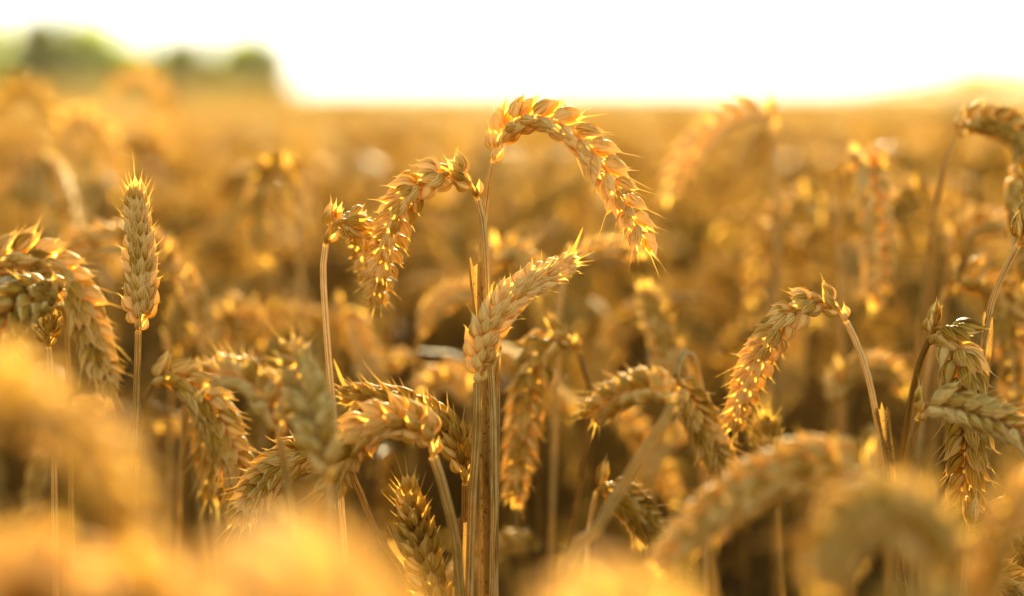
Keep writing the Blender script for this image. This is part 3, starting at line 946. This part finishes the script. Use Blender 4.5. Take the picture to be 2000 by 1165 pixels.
# ------------------------------------------------------------------ the rest of the standing crop, one uncounted mass
def low_stalk(k, level):
    stem, ear, leaf, old, r = archetype(k, level)
    tn = .22
    ms, me_ = MB(), MB()
    tube(ms, stem, .0021, .0014, n=9, na=3, tint=tn - .14, r=r)  # darkened stem tint, standing in for shade low in the crop
    if level == 2:
        (G, lc), sp = ear_parts(ear, 2, r.uniform(0, 90), 45, 20, 1.02, (.15, .6), tn, r)
        for g, l in sp:
            me_.grid(g, l, closed=False)
    else:
        (G, lc), sp = ear_parts(ear, 2, r.uniform(0, 90), 20, 7, 1.9, (.15, .6), tn, r, hl=1.15)
        for g, l in sp:
            me_.grid(g, l, closed=False)
    ml = MB()
    blade(ml, leaf, .009, n=7, turn=r.uniform(-140, 140), roll=r.uniform(0, 180), tint=tn - .1, r=r)
    mo = MB()
    for q in (old if level == 2 else old[:1]):  # the added gap-darkening old leaves
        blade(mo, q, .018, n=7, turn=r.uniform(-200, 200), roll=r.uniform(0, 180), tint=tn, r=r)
    return ms.arrays(), me_.arrays(), ml.arrays(), mo.arrays()


def scatter(level, spots, seed, cap=None):
    """Bake copies of the low stalks at spots into three arrays (stem, ear, leaf)."""
    r = np.random.default_rng(seed)
    out = [MB(), MB(), MB(), MB()]
    kinds = r.integers(0, ARCH, len(spots))
    for k in range(ARCH):
        S = spots[kinds == k]
        if not len(S):
            continue
        n = len(S)
        ang = r.uniform(0, 2 * np.pi, n)
        sc_ = np.clip(r.normal(.985, .05, n), .84, 1.08)
        if cap is not None:
            sc_ = np.minimum(sc_, cap(S[:, 1]) / .89)
        tx, ty = r.normal(0, .05, n), r.normal(0, .05, n)
        c, s = np.cos(ang), np.sin(ang)
        tint = r.normal(0, .10, n)
        for mb, (V, F, L) in zip(out, low_stalk(k, level)):
            x = V[None, :, 0] * c[:, None] - V[None, :, 1] * s[:, None]
            y = V[None, :, 0] * s[:, None] + V[None, :, 1] * c[:, None]
            z = np.broadcast_to(V[None, :, 2], x.shape)
            x, y = x + z * tx[:, None], y + z * ty[:, None]
            A = np.stack([x, y, z], -1) * sc_[:, None, None] + np.column_stack([S, ground(S[:, 0], S[:, 1])])[:, None]
            nv = len(V)
            LL = np.repeat(L[None], n, 0)
            LL[..., 2] += tint[:, None]
            FF = (F[None] + (np.arange(n) * nv)[:, None, None]).reshape(-1, 4)
            mb.raw(A.reshape(-1, 3), FF, LL.reshape(-1, 3))
    return out


def spots(y0, y1, dens, side, seed, keep=None):
    r = np.random.default_rng(seed)
    X = []
    hx1 = y1 * .2118 + side
    n = int((y1 - y0) * 2 * hx1 * dens)
    x, y = r.uniform(-hx1, hx1, n), r.uniform(y0, y1, n)
    m = np.abs(x) < y * .2118 + side
    if keep is not None:
        m &= keep(x, y)
    return np.column_stack([x[m], y[m]])


def mass(parts, name, kindlabel):
    V, F, L, mi = [], [], [], []
    off = 0
    for i, mb in enumerate(parts):
        v, f, l = mb.arrays()
        V.append(v)
        F.append(f + off)
        L.append(l)
        mi.append(np.full(len(f), i, dtype=np.int32))
        off += len(v)
    me = mesh(name, np.vstack(V), np.vstack(F), np.vstack(L), M_STEM)
    me.materials.append(M_HUSK)
    me.materials.append(M_LEAF)
    me.materials.append(M_OLD)
    me.polygons.foreach_set('material_index', np.concatenate(mi))
    o = link(name, me)
    o['kind'] = 'stuff'
    o['label'] = kindlabel
    o['category'] = 'wheat crop'
    return o


beside = lambda x, y: np.abs(x) > y * .2118 + .27
A_ = np.vstack([spots(.45, 2.35, 220, .95, 1, beside), spots(2.35, 5.2, 360, .9, 2)])
# stalks below and behind the camera's view: they shade the foot of the crop
under = spots(.30, 1.26, 330, .30, 5, lambda x, y: np.abs(x) < y * .2118 + .30)
rb = np.random.default_rng(6)
back = np.column_stack([rb.uniform(-1.7, 1.7, 1500), rb.uniform(-2.3, .30, 1500)])
back = back[(np.abs(back[:, 0]) > .16) | (back[:, 1] < -.35)]
low = scatter(2, under, 23, lambda y: .98 - y * .2185 - .045)
far_back = scatter(3, back, 24)
main = scatter(2, A_, 21)
for q in range(4):
    for extra in (low, far_back):
        main[q].raw(*extra[q].arrays())
mass(main, 'standing_wheat', 'dense ripe wheat crop blurred behind the nearer stalks')
B_ = spots(5.2, 15, 130, 1.5, 3)
mass(scatter(3, B_, 22), 'distant_wheat', 'far ripe wheat reaching back towards the horizon')

# far canopy: one rough sheet of ear tops with upright tufts
ny, nx = 150, 240
yy = 13.5 * (175 / 13.5) ** np.linspace(0, 1, ny)
gx = np.linspace(-1, 1, nx)
X = gx[None] * (yy[:, None] * .36 + 4)
Y = np.broadcast_to(yy[:, None], X.shape) + rng.uniform(-.05, .05, X.shape)
Z = ground(X, Y) + .80 + rng.normal(0, .022, X.shape) + .03 * np.sin(X * 1.3 + Y * .35)
mb = MB()
mb.grid(np.stack([X, Y, Z], -1), np.full(X.shape + (3,), .4), closed=False)
nt_ = 26000
ty_ = 13.5 * (175 / 13.5) ** rng.uniform(0, 1, nt_)
tx_ = rng.uniform(-1, 1, nt_) * (ty_ * .36 + 4)
hz = rng.uniform(.05, .13, nt_) * (1 + ty_ / 90)
wz = rng.uniform(.012, .022, nt_) * (1 + ty_ / 14)
bz = ground(tx_, ty_) + .78
ca, sa = np.cos(rng.uniform(0, 6.28, nt_)), np.sin(rng.uniform(0, 6.28, nt_))
ln_ = rng.normal(0, .06, (nt_, 2))
Q = np.zeros((nt_, 2, 2, 3))
for i, (u, v) in enumerate(((-1, 0), (1, 0), (-1, 1), (1, 1))):
    Q[:, i // 2, i % 2, 0] = tx_ + u * wz * ca * (1 - .5 * v) + ln_[:, 0] * v
    Q[:, i // 2, i % 2, 1] = ty_ + u * wz * sa * (1 - .5 * v) + ln_[:, 1] * v
    Q[:, i // 2, i % 2, 2] = bz + hz * v
mb.grid(Q, np.full((1, 2, 2, 3), .4), closed=False)
o = mb.build('far_wheat_canopy', M_FAR)
o['kind'] = 'stuff'
o['label'] = 'hazy golden wheat field running to the horizon'
o['category'] = 'wheat field'

# ------------------------------------------------------------------ ground
ys = np.concatenate([np.linspace(-3, 14, 60), 14 * (900 / 14) ** np.linspace(.02, 1, 90)])
gx = np.linspace(-1, 1, 120)
X = gx[None] * (np.abs(ys)[:, None] * .8 + 6)
Y = np.broadcast_to(ys[:, None], X.shape)
Z = ground(X, Y) + rng.normal(0, .006, X.shape)
mb = MB()
mb.grid(np.stack([X, Y, Z], -1), np.zeros((1, 1, 3)), closed=False)
o = mb.build('ground', M_SOIL)
o['kind'] = 'structure'

# ------------------------------------------------------------------ trees beyond the left of the field
def leafmat(name, c1, c2, tr):
    return plain(name, c1, c2, .9, .6, tr, .55)


M_DARK = leafmat('dark_foliage', (0.046, 0.066, 0.001), (0.075, 0.10, 0.002), (0.38, 0.46, 0.003))
M_LITE = leafmat('light_foliage', (0.13, 0.165, 0.002), (0.18, 0.21, 0.003), (0.80, 0.92, 0.006))


def tree(name, label, cat, px, d, top, half, m, seed, n=2600, trunk=.9, squash=1.0, leaf=.36):
    r = np.random.default_rng(seed)
    c = at(px, 200, d)
    x, y = c[0], c[1]
    g = float(ground(x, y))
    ztop = at(px, top, d)[2]
    hw = half / FPX * d
    t = thing(name, label, cat, (x, y, g), 'green trees and bushes beyond the field')
    mt = MB()
    H = ztop - g
    tube(mt, [(x, y, g - .1), (x + .05, y, g + H * .3), (x - .08, y, g + H * .62)], .16 * trunk, .06 * trunk, n=10, na=8, r=r)
    for a in np.linspace(0, 6.28, 7)[:-1]:
        h = r.uniform(.2, .5) * H
        tube(mt, [(x, y, g + h), (x + math.cos(a) * hw * .3, y + math.sin(a) * hw * .3, g + h + .12 * H), (x + math.cos(a) * hw * .65, y + math.sin(a) * hw * .65, g + h + .3 * H)], .06 * trunk, .02, n=6, na=5, r=r)
    mt.build('trunk', M_BARK, t, (x, y, g))
    ncl = 64
    cl = r.normal(0, 1, (ncl, 3))
    cl = norm(cl) * r.uniform(.35, 1.0, (ncl, 1)) ** .5
    cl = cl * np.array((hw * .80, hw * .80, H * .46)) + np.array((x, y, g + H * .48))
    cr = r.uniform(.16, .34, ncl) * hw + .12
    ci = r.integers(0, ncl, n)
    off = norm(r.normal(0, 1, (n, 3))) * (r.uniform(0, 1, (n, 1)) ** .45) * cr[ci][:, None] * np.array((1, 1, .8))
    P = cl[ci] + off
    P[:, 2] = np.clip(P[:, 2], g + .03 * H, ztop)
    a = norm(r.normal(0, 1, (n, 3)))
    b = norm(np.cross(a, norm(r.normal(0, 1, (n, 3)))))
    s = leaf * r.uniform(.6, 1.3, (n, 1))
    Q = np.stack([np.stack([P - a * s * .5 - b * s * .28, P - a * s * .5 + b * s * .28], 1), np.stack([P + a * s * .5 - b * s * .12, P + a * s * .5 + b * s * .12], 1)], 1)
    mc = MB()
    mc.grid(Q, np.zeros((1, 2, 2, 3)), closed=False)
    mc.build('crown', m, t, (x, y, g), smooth=False)
    return t


tree('tree', 'dark round green tree, tallest of those at the upper left', 'tree', 78, 150, 8, 66, M_DARK, 1, n=13000)
tree('tree', 'yellow-green tree at the far left edge beside the dark round tree', 'tree', -45, 151, 24, 105, M_LITE, 2, n=11000)
tree('tree', 'sunlit yellow-green tree sloping down right of the dark round tree', 'tree', 172, 152, 30, 98, M_LITE, 3, n=11000)
tree('bush', 'low sunlit bush between the tall trees and the dark domed bush', 'bush', 268, 154, 80, 66, M_LITE, 4, n=6000)
tree('bush', 'dark domed bush in the gap right of the tall trees', 'bush', 362, 150, 60, 70, M_DARK, 5, n=10000)
tree('bush', 'yellow-green bush between the dark domed bush and the last dark shrub', 'bush', 474, 152, 56, 72, M_LITE, 6, n=8000)
tree('bush', 'small dark shrub ending the row of greenery on its right', 'bush', 532, 150, 50, 40, M_DARK, 7, n=4500)
tree('bush', 'low dull green bush on the rise at the far right', 'bush', 1940, 158, 128, 90, M_LITE, 8, n=6000)


# ------------------------------------------------------------------ added volume imitating lens glare over the far field
bm_v = np.array([(x, y, z) for x in (-760, 760) for y in (-8, 930) for z in (-2.0, 9.0)], float)
bm_f = np.array([(0, 1, 3, 2), (4, 6, 7, 5), (0, 4, 5, 1), (2, 3, 7, 6), (0, 2, 6, 4), (1, 5, 7, 3)])
M_GLARE_HAZE = bpy.data.materials.new('glare_haze')
M_GLARE_HAZE.use_nodes = True
ht = M_GLARE_HAZE.node_tree
for nd in list(ht.nodes):
    if nd.type == 'BSDF_PRINCIPLED':
        ht.nodes.remove(nd)
pv = ht.nodes.new('ShaderNodeVolumePrincipled')
pv.inputs['Color'].default_value = (1.0, 0.88, 0.62, 1)
pv.inputs['Density'].default_value = 0.00005
pv.inputs['Anisotropy'].default_value = 0.75
ht.links.new(pv.outputs[0], ht.nodes['Material Output'].inputs['Volume'])
hz_o = link('glare_haze', mesh('glare_haze', bm_v, bm_f, None, M_GLARE_HAZE, False))
hz_o['kind'] = 'stuff'
hz_o['label'] = 'added thin warm volume imitating lens glare over the far field'
hz_o['category'] = 'glare_haze'
